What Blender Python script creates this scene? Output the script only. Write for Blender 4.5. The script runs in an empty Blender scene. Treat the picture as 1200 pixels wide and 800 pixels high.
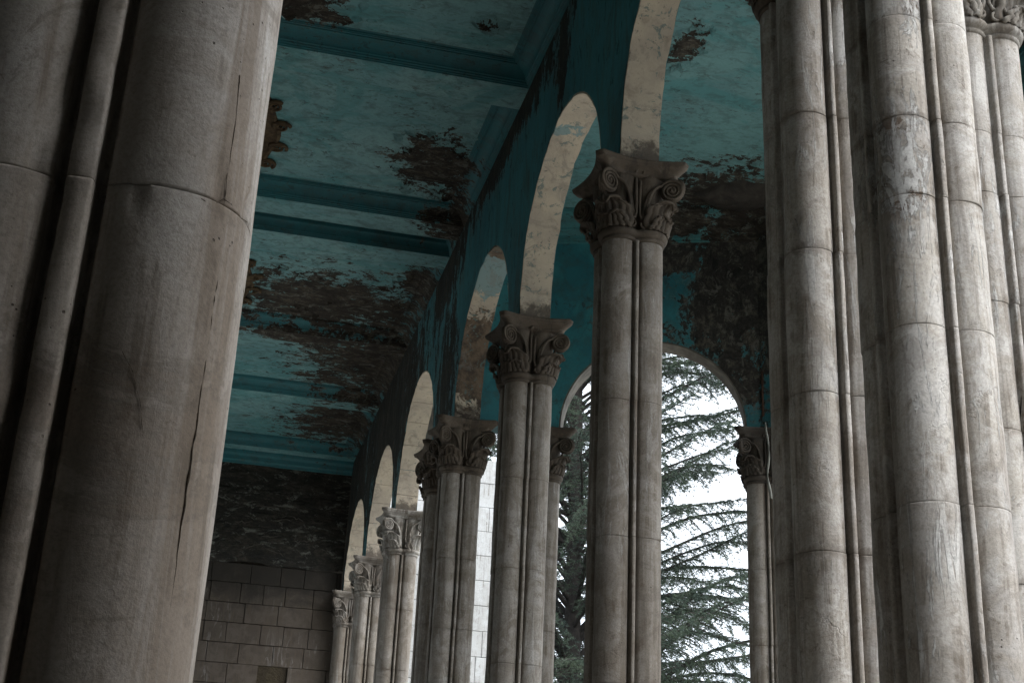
import bpy, bmesh, math, random
import numpy as np
from mathutils import Vector, Matrix, noise
random.seed(7); np.random.seed(7)
R = math.radians; PI = math.pi
scn = bpy.context.scene
COL = scn.collection

# ------------------------------------------------------------------ camera
cam_d = bpy.data.cameras.new('camera'); cam = bpy.data.objects.new('camera', cam_d); COL.objects.link(cam)
rt = Vector((0.97074122, -0.23575245, 0.04563184)); up = Vector((-0.13072819, -0.35944969, 0.92396215)); fw = Vector((0.20142399, 0.90289352, 0.37975212))
mw = Matrix((rt, up, -fw)).transposed().to_4x4(); mw.translation = Vector((0, 0, 1.6))
cam.matrix_world = mw
cam_d.sensor_width = 36; cam_d.lens = 1604.47 / 1200 * 36
cam_d.clip_start = 0.05; cam_d.clip_end = 3000
scn.camera = cam

# ------------------------------------------------------------------ world, sun, exposure
world = bpy.data.worlds.new('World'); scn.world = world; world.use_nodes = True
wn = world.node_tree; wn.nodes.clear()
SUN_EL, SUN_AZ = 52, 128          # azimuth clockwise from +Y
sky = wn.nodes.new('ShaderNodeTexSky'); sky.sky_type = 'NISHITA'; sky.sun_disc = False
sky.sun_elevation = R(SUN_EL); sky.sun_rotation = R(SUN_AZ); sky.dust_density = 6; sky.air_density = 1.2; sky.ozone_density = 1
hs = wn.nodes.new('ShaderNodeHueSaturation'); hs.inputs['Saturation'].default_value = 0.22
tcw = wn.nodes.new('ShaderNodeTexCoord'); cn = wn.nodes.new('ShaderNodeTexNoise'); cn.inputs['Scale'].default_value = 1.6; cn.inputs['Detail'].default_value = 5
crw = wn.nodes.new('ShaderNodeMapRange'); crw.inputs[1].default_value = .3; crw.inputs[2].default_value = .7; crw.inputs[3].default_value = .0; crw.inputs[4].default_value = 1
mixw = wn.nodes.new('ShaderNodeMix'); mixw.data_type = 'RGBA'
mixw.inputs[0].default_value = .6
cl = wn.nodes.new('ShaderNodeMix'); cl.data_type = 'RGBA'; cl.inputs[6].default_value = (6.2, 7.2, 8.4, 1); cl.inputs[7].default_value = (7.7, 8.4, 9.2, 1)
bg = wn.nodes.new('ShaderNodeBackground'); bg.inputs['Strength'].default_value = 0.15
wo = wn.nodes.new('ShaderNodeOutputWorld')
L = wn.links.new
L(sky.outputs[0], hs.inputs['Color']); L(tcw.outputs['Generated'], cn.inputs['Vector']); L(cn.outputs[0], crw.inputs[0]); L(crw.outputs[0], cl.inputs[0])
L(hs.outputs[0], mixw.inputs[6]); L(cl.outputs[2], mixw.inputs[7]); L(mixw.outputs[2], bg.inputs['Color']); L(bg.outputs[0], wo.inputs['Surface'])
sd = bpy.data.lights.new('sun', 'SUN'); sd.energy = 0.6; sd.angle = R(30); sd.color = (1, .97, .93)
sun = bpy.data.objects.new('sun', sd); COL.objects.link(sun)
sdir = Vector((math.sin(R(SUN_AZ)) * math.cos(R(SUN_EL)), math.cos(R(SUN_AZ)) * math.cos(R(SUN_EL)), math.sin(R(SUN_EL))))
sun.rotation_euler = sdir.to_track_quat('Z', 'Y').to_euler()
scn.view_settings.view_transform = 'Standard'; scn.view_settings.look = 'None'; scn.view_settings.exposure = 1.48; scn.view_settings.gamma = 1
scn.render.engine = 'CYCLES'; scn.cycles.max_bounces = 8; scn.cycles.diffuse_bounces = 5
scn.cycles.use_denoising = True

# ------------------------------------------------------------------ helpers
def P(x, y, z): return Vector((3 * x, 3 * y, 3 * z + 1.6))
def obj(name, mesh, mat=None, parent=None, loc=None, rotz=0, scale=None):
    if isinstance(mesh, bmesh.types.BMesh):
        me = bpy.data.meshes.new(name); mesh.to_mesh(me); mesh.free()
    else: me = mesh
    if mat and not me.materials: me.materials.append(mat)
    o = bpy.data.objects.new(name, me); COL.objects.link(o)
    if parent: o.parent = parent
    if loc is not None: o.location = loc
    if rotz: o.rotation_euler = (0, 0, rotz)
    if scale: o.scale = scale
    return o
def tag(o, label=None, cat=None, group=None, kind=None):
    if label: o['label'] = label
    if cat: o['category'] = cat
    if group: o['group'] = group
    if kind: o['kind'] = kind
    return o
def empty(name, loc=(0, 0, 0), rotz=0):
    o = bpy.data.objects.new(name, None); o.location = loc; o.rotation_euler = (0, 0, rotz); o.empty_display_size = .3
    COL.objects.link(o); return o
def smooth(bm, ang=None):
    for f in bm.faces: f.smooth = True
    if ang:
        for e in bm.edges:
            if len(e.link_faces) == 2 and e.calc_face_angle(0) > ang: e.smooth = False
def box(bm, x0, y0, z0, x1, y1, z1, bev=0):
    g = bmesh.ops.create_cube(bm, size=1); vs = g['verts']
    for v in vs: v.co = Vector((x0 + (v.co.x + .5) * (x1 - x0), y0 + (v.co.y + .5) * (y1 - y0), z0 + (v.co.z + .5) * (z1 - z0)))
    if bev:
        es = list({e for v in vs for e in v.link_edges})
        bmesh.ops.bevel(bm, geom=es, offset=bev, segments=1, affect='EDGES')
    return vs
def loft(bm, loops, closed=True, cap0=True, cap1=True):
    rows = [[bm.verts.new(p) for p in lp] for lp in loops]
    n = len(rows[0])
    for a, b in zip(rows, rows[1:]):
        for i in range(n if closed else n - 1):
            j = (i + 1) % n
            bm.faces.new((a[i], a[j], b[j], b[i]))
    if cap0: bm.faces.new(list(reversed(rows[0])))
    if cap1: bm.faces.new(rows[-1])
    return rows
def tube(bm, pts, rad, n=7, flat=1.0):
    pts = [Vector(p) for p in pts]; m = len(pts)
    loops = []; prev = None
    for i, p in enumerate(pts):
        t = (pts[min(i + 1, m - 1)] - pts[max(i - 1, 0)]).normalized()
        ref = prev if prev is not None else (Vector((0, 1, 0)) if abs(t.y) < .9 else Vector((1, 0, 0)))
        u = (ref - t * ref.dot(t)).normalized(); prev = u; v = t.cross(u)
        r = rad(i / (m - 1)) if callable(rad) else rad
        loops.append([p + (u * math.cos(2 * PI * k / n) + v * math.sin(2 * PI * k / n) * flat) * r for k in range(n)])
    loft(bm, loops)

def shell(bm, th):
    """closed shell from an open sheet: offset copy along normals plus a rim"""
    bm.normal_update(); vs = list(bm.verts); fs = list(bm.faces); be = [(e.verts[0], e.verts[1]) for e in bm.edges if len(e.link_faces) == 1]
    cp = {v: bm.verts.new(v.co - v.normal * th) for v in vs}
    for f in fs: bm.faces.new([cp[v] for v in reversed(f.verts)])
    for a, b in be: bm.faces.new((a, b, cp[b], cp[a]))
    bmesh.ops.recalc_face_normals(bm, faces=bm.faces)
# ------------------------------------------------------------------ materials
class NT:
    def __init__(s, name, rough=.85, spec=.25):
        s.m = bpy.data.materials.new(name); s.m.use_nodes = True; s.t = s.m.node_tree; s.t.nodes.clear()
        s.out = s.n('ShaderNodeOutputMaterial'); s.b = s.n('ShaderNodeBsdfPrincipled'); s.b.inputs['Roughness'].default_value = rough
        s.b.inputs['Specular IOR Level'].default_value = spec
        s.l(s.b.outputs[0], s.out.inputs['Surface']); s.pos = s.n('ShaderNodeNewGeometry').outputs['Position']
    def n(s, t, **k):
        x = s.t.nodes.new(t)
        for a, b in k.items(): setattr(x, a, b)
        return x
    def l(s, a, b): s.t.links.new(a, b)
    def setin(s, node, i, v):
        if hasattr(v, 'is_linked'): s.l(v, node.inputs[i])
        else: node.inputs[i].default_value = v
    def math(s, op, a, b=0, c=0, clamp=False):
        x = s.n('ShaderNodeMath', operation=op, use_clamp=clamp)
        s.setin(x, 0, a); s.setin(x, 1, b)
        if op in ('MULTIPLY_ADD', 'COMPARE', 'SMOOTH_MIN'): s.setin(x, 2, c)
        return x.outputs[0]
    def mapv(s, v, sc=(1, 1, 1), loc=(0, 0, 0), rot=(0, 0, 0)):
        x = s.n('ShaderNodeMapping'); s.l(v, x.inputs[0]); x.inputs['Scale'].default_value = sc; x.inputs['Location'].default_value = loc; x.inputs['Rotation'].default_value = rot
        return x.outputs[0]
    def noise(s, v, scale, detail=4, rough=.55, dist=0, sc=(1, 1, 1), loc=(0, 0, 0), col=False):
        x = s.n('ShaderNodeTexNoise'); s.l(s.mapv(v, sc, loc), x.inputs['Vector'])
        x.inputs['Scale'].default_value = scale; x.inputs['Detail'].default_value = detail; x.inputs['Roughness'].default_value = rough; x.inputs['Distortion'].default_value = dist
        return x.outputs['Color' if col else 0]
    def voro(s, v, scale, feat='F1', sc=(1, 1, 1), rnd=1):
        x = s.n('ShaderNodeTexVoronoi', feature=feat); s.l(s.mapv(v, sc), x.inputs['Vector']); x.inputs['Scale'].default_value = scale; x.inputs['Randomness'].default_value = rnd
        return x.outputs[0]
    def ramp(s, v, a, b, lo=0, hi=1):
        x = s.n('ShaderNodeMapRange', interpolation_type='SMOOTHSTEP'); s.setin(x, 0, v); s.setin(x, 1, a); s.setin(x, 2, b); s.setin(x, 3, lo); s.setin(x, 4, hi)
        return x.outputs[0]
    def mix(s, f, a, b, blend='MIX'):
        x = s.n('ShaderNodeMix', data_type='RGBA', blend_type=blend); s.setin(x, 0, f)
        for i, v in ((6, a), (7, b)):
            s.setin(x, i, v if hasattr(v, 'is_linked') else (*v, 1))
        return x.outputs[2]
    def sep(s, v):
        x = s.n('ShaderNodeSeparateXYZ'); s.l(v, x.inputs[0]); return x.outputs
    def bump(s, h, dist, strength=1, prev=None):
        x = s.n('ShaderNodeBump'); x.inputs['Strength'].default_value = strength; x.inputs['Distance'].default_value = dist; s.setin(x, 'Height', h)
        if prev is not None: s.l(prev, x.inputs['Normal'])
        return x.outputs[0]
    def patch(s, lst, warp=None):
        """max over ellipsoids of (1 - scaled distance); 1 in the middle, 0 at the rim, negative outside"""
        src = warp if warp is not None else s.pos
        acc = None
        for c, r in lst:
            a = s.n('ShaderNodeVectorMath', operation='SUBTRACT'); s.l(src, a.inputs[0]); a.inputs[1].default_value = c
            d = s.n('ShaderNodeVectorMath', operation='DIVIDE'); s.l(a.outputs[0], d.inputs[0]); d.inputs[1].default_value = r
            ln = s.n('ShaderNodeVectorMath', operation='LENGTH'); s.l(d.outputs[0], ln.inputs[0])
            v = s.math('SUBTRACT', 1, ln.outputs['Value'])
            acc = v if acc is None else s.math('MAXIMUM', acc, v)
        return acc
    def done(s, col, nrm=None):
        s.setin(s.b, 'Base Color', col if hasattr(col, 'is_linked') else (*col, 1))
        if nrm is not None: s.l(nrm, s.b.inputs['Normal'])
        return s.m

def stone_mat(name, base=(.40, .37, .335), warm=(.30, .255, .20), grime=(.10, .082, .062), amount=.5, fine=1.0, joints=None, salt=.3, cracks=.12, soot=None, crust=None):
    m = NT(name)
    p = m.pos
    big = m.noise(p, .8, 5, .6, .4, sc=(1, 1, .5))
    streak = m.noise(p, 7, 6, .68, .5, sc=(1, 1, .06))
    streak2 = m.noise(p, 30, 4, .65, .2, sc=(1, 1, .05), loc=(3, 1, 0))
    mid = m.noise(p, 5.0, 8, .72, .7, loc=(7, 2, 1))
    grain = m.noise(p, 75 * fine, 5, .78)
    soft = m.noise(p, 2.3, 3, .5, .2, sc=(1, 1, .8), loc=(2, 8, 5))
    c = m.mix(m.ramp(mid, .40, .60), base, warm)
    c = m.mix(m.math('MULTIPLY', m.ramp(soft, .46, .62), .55), c, warm)
    c = m.mix(m.math('MULTIPLY', m.ramp(big, .46, .62), amount), c, grime)
    c = m.mix(m.math('MULTIPLY', m.ramp(streak, .49, .62), amount * 1.2, clamp=True), c, grime)
    c = m.mix(m.math('MULTIPLY', m.math('MULTIPLY', m.ramp(streak2, .50, .66), m.ramp(mid, .42, .58)), .6), c, (.10, .075, .052))
    # pale lime runs
    lime = m.math('MULTIPLY', m.ramp(m.noise(p, 11, 7, .74, 1.4, sc=(1, 1, .14), loc=(11, 5, 2)), .555, .60), m.ramp(m.noise(p, 1.1, 3, .5, loc=(4, 1, 7)), .44, .58))
    c = m.mix(m.math('MULTIPLY', lime, salt), c, (.58, .57, .55))
    if crust:
        ce_ = m.math('ADD', m.math('MULTIPLY', m.patch(crust), 1.1), m.math('MULTIPLY', m.math('SUBTRACT', m.noise(p, 13, 9, .8, 1.2, sc=(1, 1, .35)), .5), 3.4))
        c = m.mix(m.math('MULTIPLY', m.ramp(ce_, .52, .72), .6), c, (.56, .56, .55)); c = m.mix(m.math('MULTIPLY', m.ramp(m.math('SUBTRACT', ce_, m.math('MULTIPLY', m.ramp(m.noise(p, 5, 5, .7, .5, loc=(1, 1, 4)), .52, .56), 2)), -1.2, -1.5), m.ramp(m.patch(crust), .45, .6)), c, (.13, .095, .07))
        lime = m.math('MAXIMUM', lime, m.ramp(ce_, .52, .7))
    # damp dark blotches with hard tide marks
    bn = m.noise(p, 1.9, 8, .74, 1.1, loc=(4, 9, 3)); blot = m.ramp(bn, .55, .60); tide = m.math('MULTIPLY', m.ramp(bn, .525, .55), m.math('SUBTRACT', 1, blot))
    c = m.mix(m.math('MULTIPLY', blot, amount * .65), c, grime)
    c = m.mix(m.math('MULTIPLY', tide, amount * .5), c, (.09, .07, .05))
    pits = m.voro(p, 34 * fine); psz = m.ramp(m.noise(p, 19 * fine, 2, .5, loc=(5, 5, 5)), .4, .7, .07, .2)
    pm = m.math('MULTIPLY', m.ramp(pits, psz, m.math('MULTIPLY', psz, .5)), m.ramp(m.noise(p, 4.5, 4, .65, loc=(1, 8, 2)), .56, .64))
    c = m.mix(m.math('MULTIPLY', pm, .8), c, (.045, .032, .022))
    c = m.mix(m.ramp(grain, .28, .62, .38, 0), c, (.06, .05, .04))
    warpv = m.n('ShaderNodeVectorMath', operation='ADD'); nz = m.noise(p, 4, 5, .65, col=True); sc_ = m.n('ShaderNodeVectorMath', operation='SCALE'); m.l(nz, sc_.inputs[0]); sc_.inputs['Scale'].default_value = .45
    m.l(p, warpv.inputs[0]); m.l(sc_.outputs[0], warpv.inputs[1])
    ce = m.voro(warpv.outputs[0], 1.25, 'DISTANCE_TO_EDGE', sc=(1, 1, .55))
    ck = m.math('MULTIPLY', m.ramp(ce, .007, .002), m.ramp(m.noise(p, 1.3, 2, .5, loc=(6, 6, 6)), .50, .55))
    c = m.mix(m.math('MULTIPLY', ck, cracks), c, (.035, .026, .02))
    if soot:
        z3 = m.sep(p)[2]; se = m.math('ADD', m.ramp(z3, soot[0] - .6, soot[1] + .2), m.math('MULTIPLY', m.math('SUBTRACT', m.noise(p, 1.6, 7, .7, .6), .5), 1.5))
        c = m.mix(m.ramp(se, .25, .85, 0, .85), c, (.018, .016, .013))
    if joints:
        tc = m.n('ShaderNodeTexCoord'); z = m.sep(tc.outputs['Object'])[2]
        near = m.math('MINIMUM', z, m.math('SUBTRACT', joints, z))
        jn = m.ramp(m.noise(p, 11, 6, .75, .6), .35, .65)
        jm = m.math('MULTIPLY', m.ramp(near, m.math('MULTIPLY', jn, .085), .002), m.ramp(m.noise(p, 2.7, 2, .5, loc=(2, 2, 2)), .40, .60))
        c = m.mix(m.math('MULTIPLY', jm, .5), c, (.11, .085, .062))
    m.b.inputs['Roughness'].default_value = .82
    h = m.math('ADD', m.math('MULTIPLY', grain, .45), m.math('MULTIPLY', mid, 1.0))
    h = m.math('SUBTRACT', h, m.math('MULTIPLY', pm, 1.1)); h = m.math('SUBTRACT', h, m.math('MULTIPLY', ck, 2.0 * cracks)); h = m.math('ADD', h, m.math('MULTIPLY', lime, salt))
    nb = m.bump(h, .007 / fine ** 1.8, .85)
    return m.done(c, nb)

M = {}
M['shaft'] = stone_mat('weathered_limestone', base=(.34, .315, .285), warm=(.245, .215, .18), grime=(.105, .085, .065), joints=.7)
M['shaft_near'] = stone_mat('near_limestone', base=(.62, .60, .57), warm=(.48, .445, .40), grime=(.16, .12, .085), amount=.65, fine=2.0, salt=.05, cracks=0, joints=.83)
M['shaft_washed'] = stone_mat('rain_washed_limestone', base=(.50, .475, .445), warm=(.40, .365, .32), grime=(.13, .105, .085), amount=.42, joints=.7, salt=.75, crust=[((2.56, 4.40, 4.42), (.22, .30, .62)), ((2.62, 4.40, 5.3), (.15, .3, .5))])
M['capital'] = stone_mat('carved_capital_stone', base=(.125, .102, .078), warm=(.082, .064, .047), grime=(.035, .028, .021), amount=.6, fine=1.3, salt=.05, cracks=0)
M['capital_dark'] = stone_mat('dark_capital_stone', base=(.075, .064, .052), warm=(.055, .045, .035), grime=(.02, .017, .014), amount=.6, fine=1.3, salt=.02, cracks=0)  # darker tone of the carved capital stone
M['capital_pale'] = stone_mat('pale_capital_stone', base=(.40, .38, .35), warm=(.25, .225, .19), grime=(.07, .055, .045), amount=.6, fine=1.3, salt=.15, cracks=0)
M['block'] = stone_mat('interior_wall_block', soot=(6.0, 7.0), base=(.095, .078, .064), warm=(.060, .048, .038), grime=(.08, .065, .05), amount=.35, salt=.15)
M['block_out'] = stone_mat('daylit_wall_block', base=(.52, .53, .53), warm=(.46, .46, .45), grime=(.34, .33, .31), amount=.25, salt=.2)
M['floor'] = stone_mat('floor_stone', base=(.42, .40, .37), warm=(.34, .32, .28), grime=(.16, .14, .12), amount=.4)
def simple(name, c1, c2, scale=3, rough=.9, bd=.01):
    m = NT(name, rough); n1 = m.noise(m.pos, scale, 6, .65, .3)
    return m.done(m.mix(m.ramp(n1, .3, .7), c1, c2), m.bump(m.noise(m.pos, scale * 8, 4, .7), bd, .6))
M['porch'] = simple('dark_porch_soffit', (.035, .035, .03), (.06, .055, .045), 2)
M['plain'] = simple('grey_wall_plaster', (.16, .15, .13), (.10, .09, .08), 1.2)
M['mortar'] = simple('mortar', (.06, .05, .04), (.11, .095, .075), 6)
M['ground'] = simple('pale_paved_ground', (.46, .45, .42), (.36, .36, .32), .5)
M['roof'] = simple('roof_concrete', (.16, .15, .14), (.10, .10, .09), 1)
M['brass'] = simple('gilded_plaster', (.12, .085, .045), (.045, .03, .02), 14)
M['rag'] = simple('grey_rag', (.26, .26, .23), (.16, .16, .14), 9)
M['rust'] = simple('rusty_iron', (.10, .055, .035), (.05, .03, .022), 30)

def paint_mat(name, c1, c2, patches, c3=(.05, .225, .235), thr=.0, stretch=(1, 1, 1), under=((.036, .030, .023), (.098, .084, .064), (.014, .012, .010)), specks=.6, warp=1.0, gain=1.0, base_noise=.0, dark=None, stain=.5, uscale=1, scrap=(.15, .155, .135)):
    """old oil paint over plaster, fallen away in patches"""
    m = NT(name, .62, .3); p = m.pos
    f1 = m.noise(p, 1.7, 9, .70, .9, sc=stretch)
    f2 = m.noise(p, 5.5, 10, .82, .5, sc=stretch, loc=(3, 3, 3))
    var = m.noise(p, .8, 5, .6, .4, loc=(5, 1, 1)); fine = m.noise(p, 34, 5, .75)
    col = m.mix(m.ramp(var, .35, .68), c1, c2)
    col = m.mix(m.math('MULTIPLY', m.ramp(m.noise(p, 3.5, 7, .72, .8, sc=stretch, loc=(9, 9, 1)), .48, .70), stain), col, (.045, .065, .06))
    col = m.mix(m.ramp(fine, .25, .8, .22, 0), col, (.02, .05, .05))
    nn = m.math('ADD', m.math('MULTIPLY', f1, .45), m.math('MULTIPLY', f2, .55))
    wv = m.n('ShaderNodeVectorMath', operation='ADD'); wz = m.n('ShaderNodeVectorMath', operation='SCALE'); m.l(m.noise(p, 3.5, 5, .7, col=True), wz.inputs[0]); wz.inputs['Scale'].default_value = .35
    m.l(p, wv.inputs[0]); m.l(wz.outputs[0], wv.inputs[1])
    for vs_, amp in ((6.5, .10), (19, .085)):
        vx = m.n('ShaderNodeTexVoronoi'); m.l(m.mapv(wv.outputs[0], stretch), vx.inputs['Vector']); vx.inputs['Scale'].default_value = vs_
        nn = m.math('MULTIPLY_ADD', m.math('SUBTRACT', m.sep(vx.outputs['Color'])[0], .5), amp, nn)
    e = m.math('ADD', m.math('MULTIPLY', m.math('SUBTRACT', nn, .5), 3.0 * warp), base_noise)
    sat = m.noise(p, 1.1, 7, .68, 1.0, sc=stretch, loc=(12, 3, 4))
    col = m.mix(m.math('MULTIPLY', m.ramp(sat, .50, .60), .55), col, c3)
    col = m.mix(m.math('MULTIPLY', m.ramp(m.noise(p, 7, 6, .75, .5, sc=stretch, loc=(2, 13, 4)), .48, .62), .45), col, (.05, .10, .095))
    if patches:
        pt = m.math('MAXIMUM', m.patch(patches), -.9)
        e = m.math('ADD', m.math('MULTIPLY', pt, 1.5 * gain), m.math('MULTIPLY', m.math('SUBTRACT', nn, .5), 5.6 * warp))
        e = m.math('ADD', e, base_noise)
    mask = m.ramp(e, thr, thr + .06)
    # small chips scattered everywhere
    chips = m.math('MULTIPLY', m.ramp(m.noise(p, 13, 6, .72, .6, sc=stretch, loc=(1, 4, 6)), .578, .592), m.ramp(m.noise(p, 1.4, 4, .65, loc=(6, 2, 8)), .44, .56))
    mask = m.math('MAXIMUM', mask, m.math('MULTIPLY', chips, specks))
    u1 = m.noise(p, 3.2 * uscale, 8, .75, .8, sc=stretch, loc=(2, 7, 3)); u2 = m.noise(p, 9 * uscale, 7, .75, .5, sc=stretch, loc=(8, 7, 3))
    uc = m.mix(m.ramp(u1, .40, .58), under[2], under[1]); uc = m.mix(m.ramp(u2, .42, .58), uc, under[0]); uc = m.mix(m.ramp(m.noise(p, 26, 6, .8, .3, sc=stretch), .40, .56, .65, 0), uc, under[2])
    # scraps of an older paint coat left on the plaster
    scr = m.math('MULTIPLY', m.ramp(m.noise(p, 5, 8, .78, 1.0, sc=stretch, loc=(4, 4, 9)), .555, .575), .7)
    uc = m.mix(m.math('MULTIPLY', scr, m.ramp(u2, .62, .45)), uc, scrap)
    rim = m.math('MULTIPLY', m.ramp(e, thr - .16, thr), m.math('SUBTRACT', 1, mask))
    col = m.mix(m.math('MULTIPLY', rim, .28), col, (.22, .27, .25))
    col = m.mix(mask, col, uc)
    m.l(m.math('MULTIPLY_ADD', mask, .3, .6), m.b.inputs['Roughness'])
    h = m.math('MULTIPLY', mask, -1)
    nb = m.bump(h, .012, .9); nb = m.bump(m.math('MULTIPLY', mask, u2), .03, .8, nb); nb = m.bump(fine, .003, .6, nb)
    nb = m.bump(m.noise(p, 2.2, 4, .6), .03, .5, nb)
    return m.done(col, nb)

PALE1, PALE2 = (.215, .405, .415), (.15, .33, .35)
DEEP1, DEEP2 = (.045, .215, .25), (.028, .15, .185)
CP = [((1.99, 13.35, 9.25), (.62, .85, .6)), ((.38, 10.75, 9.25), (.5, .35, .5)), ((1.99, 10.52, 9.25), (.12, .09, .3)),
      ((1.30, 17.55, 9.25), (1.95, 1.25, .8)), ((2.25, 19.2, 9.25), (1.5, 2.9, .9)), ((2.1, 22.6, 9.25), (1.3, 1.6, .8)), ((2.45, 14.4, 9.1), (.55, .75, .5)), ((2.4, 16.5, 9.1), (.35, .9, .5)), ((1.1, 18.5, 9.0), (1.6, .35, .4))]
M['ceil'] = paint_mat('pale_teal_ceiling_paint', PALE1, PALE2, CP, thr=.35, stretch=(.8, 1.3, 1))
M['mould'] = paint_mat('deep_teal_moulding_paint', (.040, .17, .195), (.028, .13, .15), CP, c3=(.02, .15, .17), thr=.4, stretch=(.8, 1.3, 1), specks=.4)
WP = [((2.55, 12.2, 8.95), (.5, 3.8, .42)), ((2.55, 15.3, 8.9), (.5, 1.6, .9)), ((2.55, 19.8, 8.5), (.8, 5.2, 2.6)), ((2.55, 24, 8.4), (.8, 3.4, 2.4)), ((2.55, 14.9, 7.2), (.5, .8, 1.6)), ((2.55, 9.9, 8.7), (.4, .35, .8))]
M['wall'] = paint_mat('deep_teal_wall_paint', DEEP1, DEEP2, WP, c3=(.02, .11, .13), thr=.42, stretch=(1, 1.1, .35), under=((.022, .024, .022), (.065, .056, .044), (.012, .012, .011)), stain=.9, scrap=(.05, .075, .072))
AP = [((5.3, 13.1, 9.25), (1.0, .95, .6)), ((6.2, 12.6, 9.25), (.9, .9, .6)), ((3.88, 10.4, 9.25), (.18, .45, .5)), ((6.6, 9.5, 9.25), (1.2, 2.2, .6))]
M['apse_ceil'] = paint_mat('pale_teal_apse_ceiling_paint', (.16, .33, .33), (.13, .27, .28), AP, thr=.38, stretch=(.8, 1.3, 1), specks=.5)
AW = [((5.75, 13.6, 8.4), (1.0, 1.0, 1.9)), ((5.0, 13.8, 8.72), (.6, .6, .35)), ((7.2, 11.0, 8.4), (2.0, 2.0, 1.6)), ((7.2, 8.0, 8.4), (1.5, 2.0, 1.4))]
M['apse_wall'] = paint_mat('teal_apse_wall_paint', (.035, .19, .215), (.022, .13, .155), AW, thr=.28, stretch=(1, 1, .8), under=((.038, .034, .029), (.105, .092, .074), (.016, .015, .014)), warp=.8, scrap=(.15, .14, .12))
EW_ = [((0, 24.2, 8), (6, 2, 1.6))]
M['endplaster'] = paint_mat('burnt_end_wall_plaster', (.02, .045, .045), (.014, .02, .02), None, thr=.1, stretch=(.5, 1, 1.2), base_noise=1.0, under=((.022, .020, .016), (.050, .044, .034), (.010, .010, .009)))

def soffit_mat(name, teal, brown=None):
    m = NT(name, .8); p = m.pos
    c = m.mix(m.ramp(m.noise(p, 2.2, 6, .65, .4), .3, .7), (.50, .43, .33), (.36, .31, .25))
    c = m.mix(m.math('MULTIPLY', m.ramp(m.noise(p, 7, 6, .72, .6), .5, .72), .5), c, (.17, .14, .105))
    spk = m.ramp(m.noise(p, 28, 5, .7, .3), .60, .66); dens = m.ramp(m.noise(p, 2.6, 3, .6, loc=(2, 5, 2)), .42, .62)
    c = m.mix(m.math('MULTIPLY', m.math('MULTIPLY', spk, dens), .85), c, (.07, .085, .08))
    if teal:
        e = m.math('ADD', m.math('MULTIPLY', m.patch(teal), 1.6), m.math('MULTIPLY', m.math('SUBTRACT', m.noise(p, 6, 7, .7, .7), .5), 3))
        c = m.mix(m.math('MULTIPLY', m.ramp(e, .22, .3), .85), c, (.16, .27, .28))
    if brown:
        e = m.math('ADD', m.math('MULTIPLY', m.patch(brown), 1.6), m.math('MULTIPLY', m.math('SUBTRACT', m.noise(p, 5, 8, .75, .8), .5), 3.4))
        c = m.mix(m.ramp(e, .2, .25), c, m.mix(m.ramp(m.noise(p, 6, 7, .75), .4, .6), (.15, .11, .075), (.06, .045, .034)))
    c = m.mix(m.math('MULTIPLY', m.ramp(m.noise(p, 3.2, 9, .78, 1.0, loc=(3, 8, 8)), .53, .60), .45), c, (.19, .18, .155))
    c = m.mix(m.math('MULTIPLY', m.ramp(m.noise(p, 9, 7, .78, .8, loc=(5, 8, 1)), .57, .60), .75 if teal else .3), c, (.10, .16, .155))
    # darker towards the foot of the arch, where it meets the capital
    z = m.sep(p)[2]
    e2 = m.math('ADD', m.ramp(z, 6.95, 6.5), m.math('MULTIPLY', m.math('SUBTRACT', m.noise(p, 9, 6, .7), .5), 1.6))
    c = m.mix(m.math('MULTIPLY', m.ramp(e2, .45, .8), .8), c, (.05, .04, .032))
    nb = m.bump(m.noise(p, 5, 6, .7), .02, .5); nb = m.bump(m.noise(p, 60, 4, .7), .004, .6, nb)
    return m.done(c, nb)
M['soffit'] = soffit_mat('cream_arch_soffit', [((2.7, 10.05, 7.72), (.5, .36, .22)), ((2.7, 13.0, 7.9), (.5, .75, .28))], [((2.7, 13.95, 7.15), (.5, .45, .75)), ((2.7, 12.6, 7.9), (.5, .3, .2))])
M['soffit_far'] = soffit_mat('bare_stone_soffit', None)
M['soffit_apse'] = simple('dull_apse_soffit', (.17, .155, .13), (.08, .072, .06), 5)

# ------------------------------------------------------------------ compound pier pieces
A0, R0 = .100, .118
def fillet_profile(a=A0, r=R0, n=18, wd=.0125, tip=.221):
    pts = []
    b = math.asin((a - .034) / r)
    for k in range(4):
        rot = Matrix.Rotation(k * PI / 2, 2)
        loc = []
        for i in range(n + 1):
            t = -b + (PI / 2 + 2 * b) * i / n
            loc.append(Vector((a + r * math.cos(t), a + r * math.sin(t))))
        e = loc[-1]
        w2 = wd + .004; loc += [Vector((.030, .162)), Vector((w2, .157)), Vector((wd + .001, tip - .012)), Vector((wd - .001, tip - .003)), Vector((wd - .005, tip)), Vector((-wd + .005, tip)), Vector((-wd + .001, tip - .003)), Vector((-wd - .001, tip - .012)), Vector((-w2, .157)), Vector((-.030, .162))]
        pts += [rot @ v for v in loc]
    return pts
PROF = fillet_profile()
def lobe_outline(a, r, n=12):
    pts = []; b = math.asin(min(a / r, 1))
    for k in range(4):
        rot = Matrix.Rotation(k * PI / 2, 2)
        for i in range(n):
            t = -b + (PI / 2 + 2 * b) * (i + .0) / n
            pts.append(rot @ Vector((a + r * math.cos(t), a + r * math.sin(t))))
    return pts
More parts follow.
